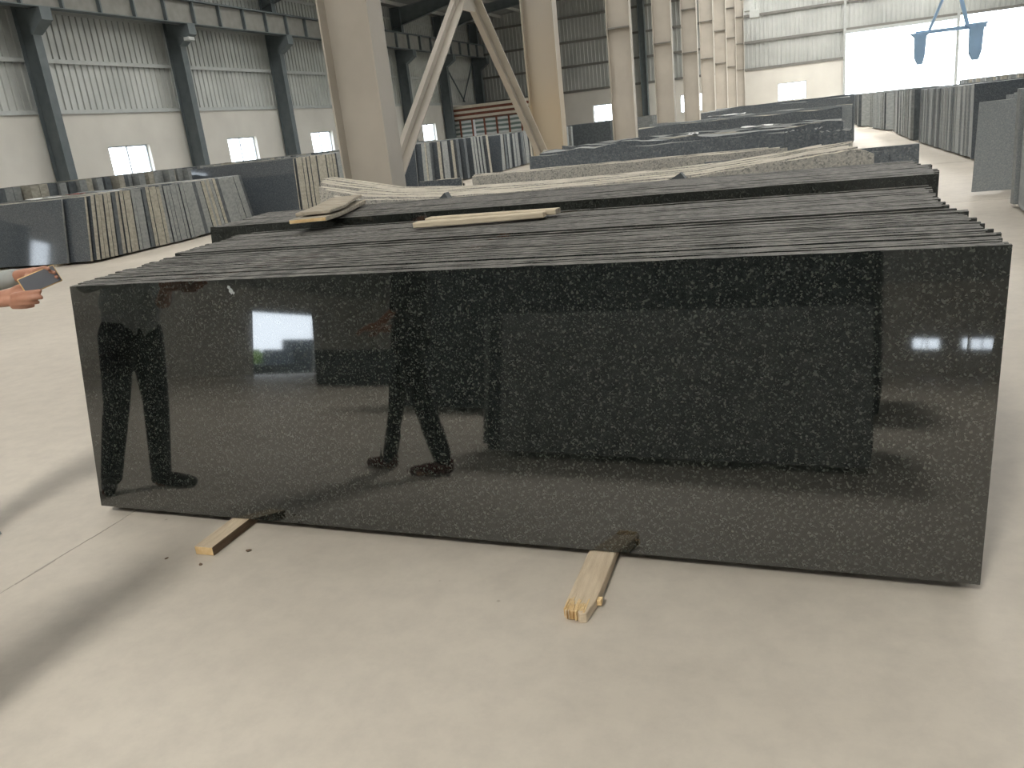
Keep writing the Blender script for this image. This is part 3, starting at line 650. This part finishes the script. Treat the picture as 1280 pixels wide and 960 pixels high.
# everything farther away or behind the camera
far = MB()
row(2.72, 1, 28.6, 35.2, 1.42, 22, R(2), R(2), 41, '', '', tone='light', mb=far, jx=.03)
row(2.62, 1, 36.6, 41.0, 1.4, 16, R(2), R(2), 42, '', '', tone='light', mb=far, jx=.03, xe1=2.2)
row(1.95, 1, 43, 56, 1.42, 30, R(2), R(2), 43, '', '', tone='grey', mb=far)
row(6.95, 1, 12, 50, 1.56, 90, R(2), R(2), 44, '', '', tone='grey', mb=far, L=3.4, jx=.2)
row(10.8, 1, 10, 50, 1.56, 80, R(2), R(2), 45, '', '', tone='grey', mb=far, L=3.4, jx=.2)
row(-17.6, -1, 9.6, 37, 1.5, 110, R(2), R(2), 46, '', '', tone='grey', mb=far, L=2.7, jx=.15, dh=.02)
row(-12.4, -1, 39.2, 44.5, 1.42, 14, R(3), R(3), 47, '', '', tone='grey', mb=far)
row(-10.4, -1, 46.5, 50.5, 1.45, 9, R(3), R(-3), 48, '', '', tone='grey', mb=far, L=3.4, jx=.4)
row(-9.3, -1, 52, 55, 1.5, 10, R(3), R(-3), 49, '', '', tone='grey', mb=far, L=1.2)
# behind the camera, mirrored in the polished slab
row(.2, -1, -1.9, -.12, 1.05, 30, R(-6), R(-3), 50, '', '', tone='dark', mb=far, L=2.75, jx=.02)
row(.3, -1, -9.5, -4.6, 2.1, 30, R(-3), R(-3), 51, '', '', tone='dark', mb=far, L=6.2)
row(-9.0, -1, -17, -12, .9, 20, R(2), R(2), 52, '', '', tone='dark', mb=far, L=4)
o = far.build('granite_slabs', ['edge_beige', 'edge_grey', 'edge_dark', 'edge_light']); tag(o, 'dark granite slabs standing on edge in the far rows of both sides of the hall', 'stone slab', None, 'stuff')

# bearers under the other stacks so that they stand on something
def bearer(x, y0, y1, label):
    q = MB().box(-.05, .05, 0, y1 - y0, 0, .041).build('timber_bearer', 'woodgrey'); q.location = (x, y0, 0); tag(q, label, 'timber', 'bearers: ' + label.split('under ')[1])
for xs_, y0, y1, lb in (((-3.2, 0.0), 5.85, 8.1, 'timber bearer under the pale speckled slabs'), ((-2.4, -.1), 8.8, 11.6, 'timber bearer under the long dark stack'),
                        ((-15.6, -13.9), 11.9, 18.3, 'timber bearer under the nearest left stack'), ((-15.2, -13.4), 18.8, 24.8, 'timber bearer under the second left stack'),
                        ((-15.0, -13.0), 25.5, 31.6, 'timber bearer under the third left stack'), ((-14.8, -13.0), 31.9, 38.4, 'timber bearer under the fourth left stack'),
                        ((2.8, 4.8), 9.6, 12.2, 'timber bearer under the stack at the right edge'), ((3.1, 4.9), 14.0, 14.95, 'timber bearer under the dull grey slab'), ((3.4, 5.2), 19.5, 28.0, 'timber bearer under the long right stack'),
                        ((-2.2, 0), 13.5, 16.1, 'timber bearer under the stack beyond the long dark one'), ((-2.2, .4), 24.5, 31.1, 'timber bearer under the far centre stack')):
    for x, sd in zip(xs_, ('left', 'right')): bearer(x, y0, y1, sd + ' ' + lb)

# ------------------------------------------------------------------ lifting clamps on the overhead crane
e = empty('lifting_beam', (1.5, 12.0, 0)); tag(e, 'pair of slab clamps hanging from a crane in front of the bright doorway', 'lifting beam')
MB().bar((-.35, 0, 2.21), (.42, 0, 2.2), .035, .04).build('crossbar', 'crane', e)
MB().bar((-.2, 0, 2.22), (.05, 0, 2.85), .03, .03).build('sling', 'crane', e); MB().bar((.22, 0, 2.22), (.05, 0, 2.85), .04, .04).build('sling', 'crane', e)
MB().tube((.05, 0, 2.85), (.05, 0, 9.6), .015).build('hoist_rope', 'crane', e)
def clamp(x, s, zt, zb, w):
    mb = MB(); mb.prism([(x - w * .95, zt), (x + w * .95, zt), (x + w * .6, zt - .05), (x + w * .5, zb + .10), (x + w * .3, zb), (x - w * .15, zb), (x - w * .45, zb + .08), (x - w * .5, zt - .05)], -.05, .05)
    o = mb.build('clamp', 'crane', e, bevel=.006)
    MB().tube((x, -.07, zt - .02), (x, .07, zt - .02), .02).build('pin', 'crane', o)
clamp(-.30, -1, 2.21, 1.84, .12); clamp(.31, 1, 2.24, 1.82, .14)

# floodlight on the second wall column
e = empty('floodlight', (XL + 1.25, 26.62, 6.02)); tag(e, 'small floodlight in a wire cage fixed below the crane bracket on the left wall', 'floodlight')
MB().box(-.12, .12, -.16, .16, -.06, .06).build('housing', 'girt', e, bevel=.01); MB().box(-.1, .1, -.175, -.16, -.05, .05).build('lens', 'floodlens', e)
MB().bar((-.5, 0, .2), (-.1, 0, .04), .03, .03).build('arm', 'darksteel', e)
# crane electrics at the far column heads
e = empty('crane_trolley', (-3.5, 51.5, 6.6)); tag(e, 'light grey crane machinery boxes high beside the farthest columns', 'crane machinery')
for a in ((-.3, .3, -.4, .3, -.1, .5), (-.5, .0, -.5, -.1, .5, 1.1), (-.1, .6, -.3, .3, .7, 1.5), (0, .5, -.45, .2, -.5, -.1)): MB().box(*a).build('box', 'girt', e, bevel=.02)

# ------------------------------------------------------------------ scraps
def scrap(x, y, z, s, mat, label, cat, seed, flat=.3, name='stone_chip'):
    rr = random.Random(seed); bm = bmesh.new(); bmesh.ops.create_icosphere(bm, subdivisions=1, radius=s)
    for v in bm.verts: v.co *= rr.uniform(.7, 1.2); v.co.z *= flat; v.co.x *= 1.3
    zm = min(v.co.z for v in bm.verts)
    for v in bm.verts: v.co.z -= zm
    me = bpy.data.meshes.new(name); bm.to_mesh(me); bm.free(); me.materials.append(M[mat]); o = bpy.data.objects.new(name, me); COL.objects.link(o); o.location = (x, y, z)
    o.rotation_euler = (0, 0, rr.uniform(0, 3)); tag(o, label, cat)
scrap(.752, 2.36, 0, .012, 'orange', 'tiny orange chip on the floor at the lower right', 'chip', 1)
scrap(-3.7, 2.44, 0, .022, 'edge_grey', 'small grey stone on the floor at the left edge', 'stone', 2, .5)
scrap(-2.42, 2.38, 0, .010, 'wooddark', 'dark splinter on the floor below the left bearer', 'splinter', 3)
scrap(-2.28, 2.52, 0, .012, 'wooddark', 'wood crumb on the floor right of the left bearer', 'splinter', 4)
scrap(-2.62, 2.40, 0, .007, 'wooddark', 'tiny wood crumb on the floor left of the left bearer', 'splinter', 5)
def sheet(x, y, z, w, l, mat, label, seed, rz=0):
    rr = random.Random(seed); mb = MB(); n = 6; vs = []
    for i in range(n + 1):
        for k in (0, 1): vs.append((i / n * l, k * w * rr.uniform(.8, 1.1), rr.uniform(0.002, .02)))
    mb.add(vs, [(2*i, 2*i+2, 2*i+3, 2*i+1) for i in range(n)])
    o = mb.build('plastic_scrap', mat); sd = o.modifiers.new('solid', 'SOLIDIFY'); sd.thickness = .004; o.location = (x, y, z); o.rotation_euler = (0, 0, rz); tag(o, label, 'scrap')
sheet(-14.9, 12.5, 1.285, .25, .75, 'paper', 'white plastic scrap on top of the nearest left stack', 1)
sheet(-14.6, 13.2, 1.285, .12, .45, 'redrag', 'red rag on top of the nearest left stack', 2)
sheet(-.75, 9.35, 1.36, .2, .32, 'paper', 'white scrap on the long dark stack, larger one on the right', 3)
sheet(-1.3, 9.2, 1.35, .12, .12, 'paper', 'small white scrap on the long dark stack, left one', 4)
sheet(-1.7, 14.6, 1.45, .3, .6, 'paper', 'white strip on the stack beyond the long dark one', 5)

# ------------------------------------------------------------------ outside the rear doorway (mirrored in the slabs)
rs = random.Random(8)
for (ya, yb, h_, lb) in ((-29.2, -26.95, 1.87, 'tall'), (-26.95, -25.6, 1.37, 'middle sized'), (-25.6, -22.4, .68, 'low')):
    q = MB().box(-.9, .9, 0, yb - ya - .02, 0, h_).build('stone_block', 'edge_dark', bevel=.03); q.location = (-25.2, ya, -.27); tag(q, lb + ' dark stone block outside the rear left doorway, seen only mirrored', 'stone block')
bm = bmesh.new()
for i in range(14):
    r = rs.uniform(.4, .7); geom = bmesh.ops.create_icosphere(bm, subdivisions=3, radius=r, matrix=Matrix.Translation((-28.4 + rs.uniform(-.8, .8), -29.0 + i * .36, .35 + rs.uniform(-.25, .1))))
for v in bm.verts: v.co += Vector([noise.noise(v.co * 3 + Vector((k * 9, 0, 0))) for k in range(3)]) * .25
me = bpy.data.meshes.new('bush'); bm.to_mesh(me); bm.free(); me.materials.append(M['leaf']); o = bpy.data.objects.new('bush', me); COL.objects.link(o); tag(o, 'green bushes outside the rear left doorway, seen only mirrored in the front slab', 'bush', kind='stuff')

# ------------------------------------------------------------------ people
def capsule_body(name, chains, mat, parent, voxel=.008, smooth=6):
    """chains: lists of (x,y,z,r). tapered capsules united by a voxel remesh into one continuous surface"""
    V, F = [], []; NU, NV = 14, 8
    def sph(c, r):
        o_ = len(V); V.append((c[0], c[1], c[2] + r))
        for j_ in range(1, NV):
            ph = math.pi * j_ / NV
            for i_ in range(NU):
                th = 2 * math.pi * i_ / NU; V.append((c[0] + r * math.sin(ph) * math.cos(th), c[1] + r * math.sin(ph) * math.sin(th), c[2] + r * math.cos(ph)))
        V.append((c[0], c[1], c[2] - r)); last = len(V) - 1
        for i_ in range(NU):
            n_ = (i_ + 1) % NU; F.append((o_, o_ + 1 + i_, o_ + 1 + n_))
            for j_ in range(NV - 2):
                p_ = o_ + 1 + j_ * NU; F.append((p_ + i_, p_ + NU + i_, p_ + NU + n_, p_ + n_))
            p_ = o_ + 1 + (NV - 2) * NU; F.append((p_ + i_, last, p_ + n_))
    for ch in chains:
        for (a, b) in zip(ch, ch[1:]):
            A, B = Vector(a[:3]), Vector(b[:3]); L = (B - A).length
            k_ = max(1, int(L / (min(a[3], b[3]) * .4)))
            for i in range(k_ + 1):
                t_ = i / k_; sph(A.lerp(B, t_), a[3] + (b[3] - a[3]) * t_)
        if len(ch) == 1: sph(Vector(ch[0][:3]), ch[0][3])
    me = bpy.data.meshes.new(name); me.from_pydata(V, [], F); me.materials.append(M[mat])
    o = bpy.data.objects.new(name, me); COL.objects.link(o)
    if parent: o.parent = parent
    rm = o.modifiers.new('skin', 'REMESH'); rm.mode = 'VOXEL'; rm.voxel_size = voxel; rm.use_smooth_shade = True
    sm = o.modifiers.new('smooth', 'SMOOTH'); sm.factor = .5; sm.iterations = smooth
    return o
def ell(c, rx_, ry_, rz_, n=7):
    """stack of spheres approximating an ellipsoid torso slice along y"""
    return [[(c[0], c[1] - ry_ + rx_ , c[2], rx_), (c[0], c[1] + ry_ - rx_, c[2], rx_)]]

def person(name, label, loc, facing, hands, feet, shirt, trouser, shoe, detail, arms):
    """local frame: +x forward, +y to the left of the person"""
    e = empty(name, loc, facing); tag(e, label, 'person')
    hipz, shz = .92, 1.40
    fl, fr = feet
    hip = (0, 0, hipz)
    head = [[(0.03, 0, 1.60, .088), (0.035, 0, 1.53, .078)], [(0.06, 0, 1.50, .055)], [(.09, 0, 1.485, .03)], [(.112, 0, 1.555, .013), (.122, 0, 1.53, .015)],
            [(.0, .085, 1.555, .022)], [(.0, -.085, 1.555, .022)], [(0.085, .03, 1.575, .016)], [(0.085, -.03, 1.575, .016)], [(.095, -.02, 1.5, .010), (.095, .02, 1.5, .010)]]
    neck = [[(0, 0, 1.36, .06), (.01, 0, 1.48, .052)]]
    torso = [[(0, -.06, .95, .10), (0, .06, .95, .10)], [(0, -.07, 1.1, .10), (0, .07, 1.1, .10)], [(0, -.08, 1.25, .105), (0, .08, 1.25, .105)], [(0, -.11, 1.36, .07), (0, .11, 1.36, .07)],
             [(0, -.04, .95, .11), (0, -.05, 1.3, .11)], [(0, .04, .95, .11), (0, .05, 1.3, .11)]]
    legs = []
    for s, ft in ((1, fl), (-1, fr)):
        hp = Vector((0, s * .09, .9)); an = Vector((ft[0] - .02, ft[1], .09)); kn = hp.lerp(an, .5) + Vector((.03, 0, .02))
        legs.append([(*hp, .085), (*kn, .055), (*an, .036)])
    footch = []
    for ft in (fl, fr): footch.append([(ft[0] - .04, ft[1], .035, .034), (ft[0] + .12, ft[1] + ft[2] * .1, .025, .026)])
    armch = []
    for (sh, el, wr) in arms: armch.append([(*sh, .05), (*el, .038), (*wr, .026)])
    body = capsule_body('body', head + neck + torso + legs + footch + armch + hands, 'skin', e, detail, 4)
    # clothing shells follow the body
    tr = [[(a, b, c, r + .022) for a, b, c, r in l[:2]] + [(l[2][0], l[2][1], l[2][2], .062)] for l in legs] + [[(0, -.06, .93, .125), (0, .06, .93, .125)]]
    capsule_body('trousers', tr, trouser, e, .013)
    sh_ = [[(a, b, c, r + .018) for a, b, c, r in ch] for ch in torso]
    capsule_sleeves = []
    for (s0, el, wr), k in zip(arms, ('long', 'short')):
        if k == 'long': capsule_sleeves.append([(*s0, .066), (*el, .052), (*(Vector(el).lerp(Vector(wr), .86)), .04)])
        else: capsule_sleeves.append([(*s0, .066), (*(Vector(s0).lerp(Vector(el), .9)), .056)])
    capsule_body('shirt', sh_ + capsule_sleeves, shirt, e, .011)
    capsule_body('hair', [[(0.01, 0, 1.625, .092)], [(-.02, 0, 1.59, .09)], [(-.035, 0, 1.54, .07)]], 'hair', e, .01)
    for ft in (fl, fr):
        capsule_body('shoe', [[(ft[0] - .05, ft[1], .05, .045), (ft[0] + .05, ft[1] + ft[2] * .05, .045, .045), (ft[0] + .15, ft[1] + ft[2] * .1, .035, .034)], [(ft[0] - .05, ft[1], .09, .042)]], shoe, e, .01)
    return e
# person at the left edge, looking at a phone. hands in world metres, then into the person's frame
PX, PY, FA = -3.86, 2.05, R(14)
def tl(p, r):
    v = Matrix.Rotation(-FA, 3, 'Z') @ (Vector(p) - Vector((PX, PY, 0))); return (v.x, v.y, v.z, r)
def tl3(p): return tl(p, 0)[:3]
hands = [
    # near hand: wrist, palm, four curled fingers reaching under the phone, thumb along its side
    [tl((-3.21, 2.42, 1.160), .027), tl((-3.13, 2.43, 1.168), .029), tl((-3.06, 2.44, 1.166), .027)],
    [tl((-3.20, 2.40, 1.145), .022), tl((-3.08, 2.41, 1.148), .021)],
    [tl((-3.07, 2.400, 1.170), .015), tl((-3.01, 2.392, 1.180), .0115), tl((-2.965, 2.398, 1.182), .0108), tl((-2.938, 2.415, 1.183), .010)],
    [tl((-3.07, 2.396, 1.153), .015), tl((-3.01, 2.384, 1.160), .0112), tl((-2.960, 2.390, 1.160), .0105), tl((-2.932, 2.408, 1.159), .0098)],
    [tl((-3.08, 2.398, 1.139), .014), tl((-3.02, 2.388, 1.141), .0106), tl((-2.985, 2.394, 1.140), .0098), tl((-2.960, 2.410, 1.140), .0092)],
    [tl((-3.09, 2.402, 1.128), .013), tl((-3.045, 2.396, 1.125), .0098), tl((-3.015, 2.402, 1.124), .0090), tl((-2.997, 2.415, 1.125), .0085)],
    [tl((-3.12, 2.43, 1.180), .016), tl((-3.075, 2.435, 1.200), .012), tl((-3.03, 2.44, 1.208), .010)],
    # far hand: palm behind the phone, fingers over its upper edge
    [tl((-3.17, 2.56, 1.232), .026), tl((-3.10, 2.55, 1.236), .028), tl((-3.05, 2.53, 1.238), .024)],
    [tl((-3.06, 2.52, 1.25), .013), tl((-3.0, 2.50, 1.262), .0098), tl((-2.955, 2.485, 1.268), .009), tl((-2.93, 2.475, 1.262), .0082)],
    [tl((-3.06, 2.53, 1.236), .013), tl((-3.0, 2.515, 1.245), .0098), tl((-2.955, 2.50, 1.248), .009), tl((-2.92, 2.49, 1.243), .0082)],
    [tl((-3.06, 2.54, 1.224), .013), tl((-3.0, 2.53, 1.228), .0095), tl((-2.96, 2.515, 1.228), .0086), tl((-2.93, 2.505, 1.222), .008)],
    [tl((-3.07, 2.545, 1.214), .012), tl((-3.02, 2.54, 1.212), .0088), tl((-2.985, 2.53, 1.21), .008), tl((-2.96, 2.52, 1.205), .0074)],
    [tl((-3.12, 2.53, 1.225), .015), tl((-3.09, 2.49, 1.222), .012), tl((-3.05, 2.465, 1.222), .010)],
]
arms = [(tl3((-3.93, 2.24, 1.37)), tl3((-3.66, 2.52, 1.17)), tl3((-3.17, 2.56, 1.232))),     # far arm, long sleeve
        (tl3((-3.84, 1.87, 1.36)), tl3((-3.60, 2.06, 1.10)), tl3((-3.20, 2.41, 1.155)))]     # near arm, bare
person('person', 'person at the left edge in a light grey top holding a phone in both hands', (PX, PY, 0), FA, hands,
       ((.06, .15, 1), (.12, -.12, -1)), 'shirt', 'denim', 'shoe', .0048, arms)
# phone
e = empty('smartphone', (-2.972, 2.458, 1.221)); tag(e, 'grey smartphone with a gold rim held by the person at the left edge', 'smartphone')
lx = Vector((.45, .86, .24)).normalized(); wz = Vector((.12, -.25, -.96)); wz = (wz - lx * wz.dot(lx)).normalized(); nn = lx.cross(wz).normalized()
pmx = Matrix((lx, wz, nn)).transposed().to_4x4()
e.matrix_world = Matrix.Translation(e.location) @ pmx
MB().box(-.074, .074, -.037, .037, -.004, .004).build('case', 'gold', e, bevel=.0035)
MB().box(-.070, .070, -.033, .033, -.0052, -.004).build('back_glass', 'phone', e, bevel=.0004); MB().box(-.070, .070, -.033, .033, .004, .0052).build('screen', 'lens', e)
# second person, out of frame, mirrored in the slab
arms2 = [((0, .19, 1.37), (.05, .26, 1.08), (.2, .18, .98)), ((0, -.19, 1.37), (.04, -.26, 1.08), (.2, -.18, .98))]
h2 = [[(.2, .18, .98, .03), (.27, .15, .97, .026)], [(.2, -.18, .98, .03), (.27, -.15, .97, .026)]]
for s in (1, -1):
    for k in range(4): h2.append([(.27, s * (.17 - k * .018), .965, .011), (.33, s * (.16 - k * .018), .95, .009), (.345, s * (.155 - k * .018), .92, .008)])
    h2.append([(.22, s * .13, .985, .013), (.26, s * .10, .98, .010)])
person('person', 'person in dark clothes and maroon shoes, seen only as legs mirrored in the front slab', (-2.64, .84, 0), R(168), h2,
       ((.22, .08, 1), (-.22, -.08, -1)), 'shirt2', 'denim', 'shoered', .012, arms2)
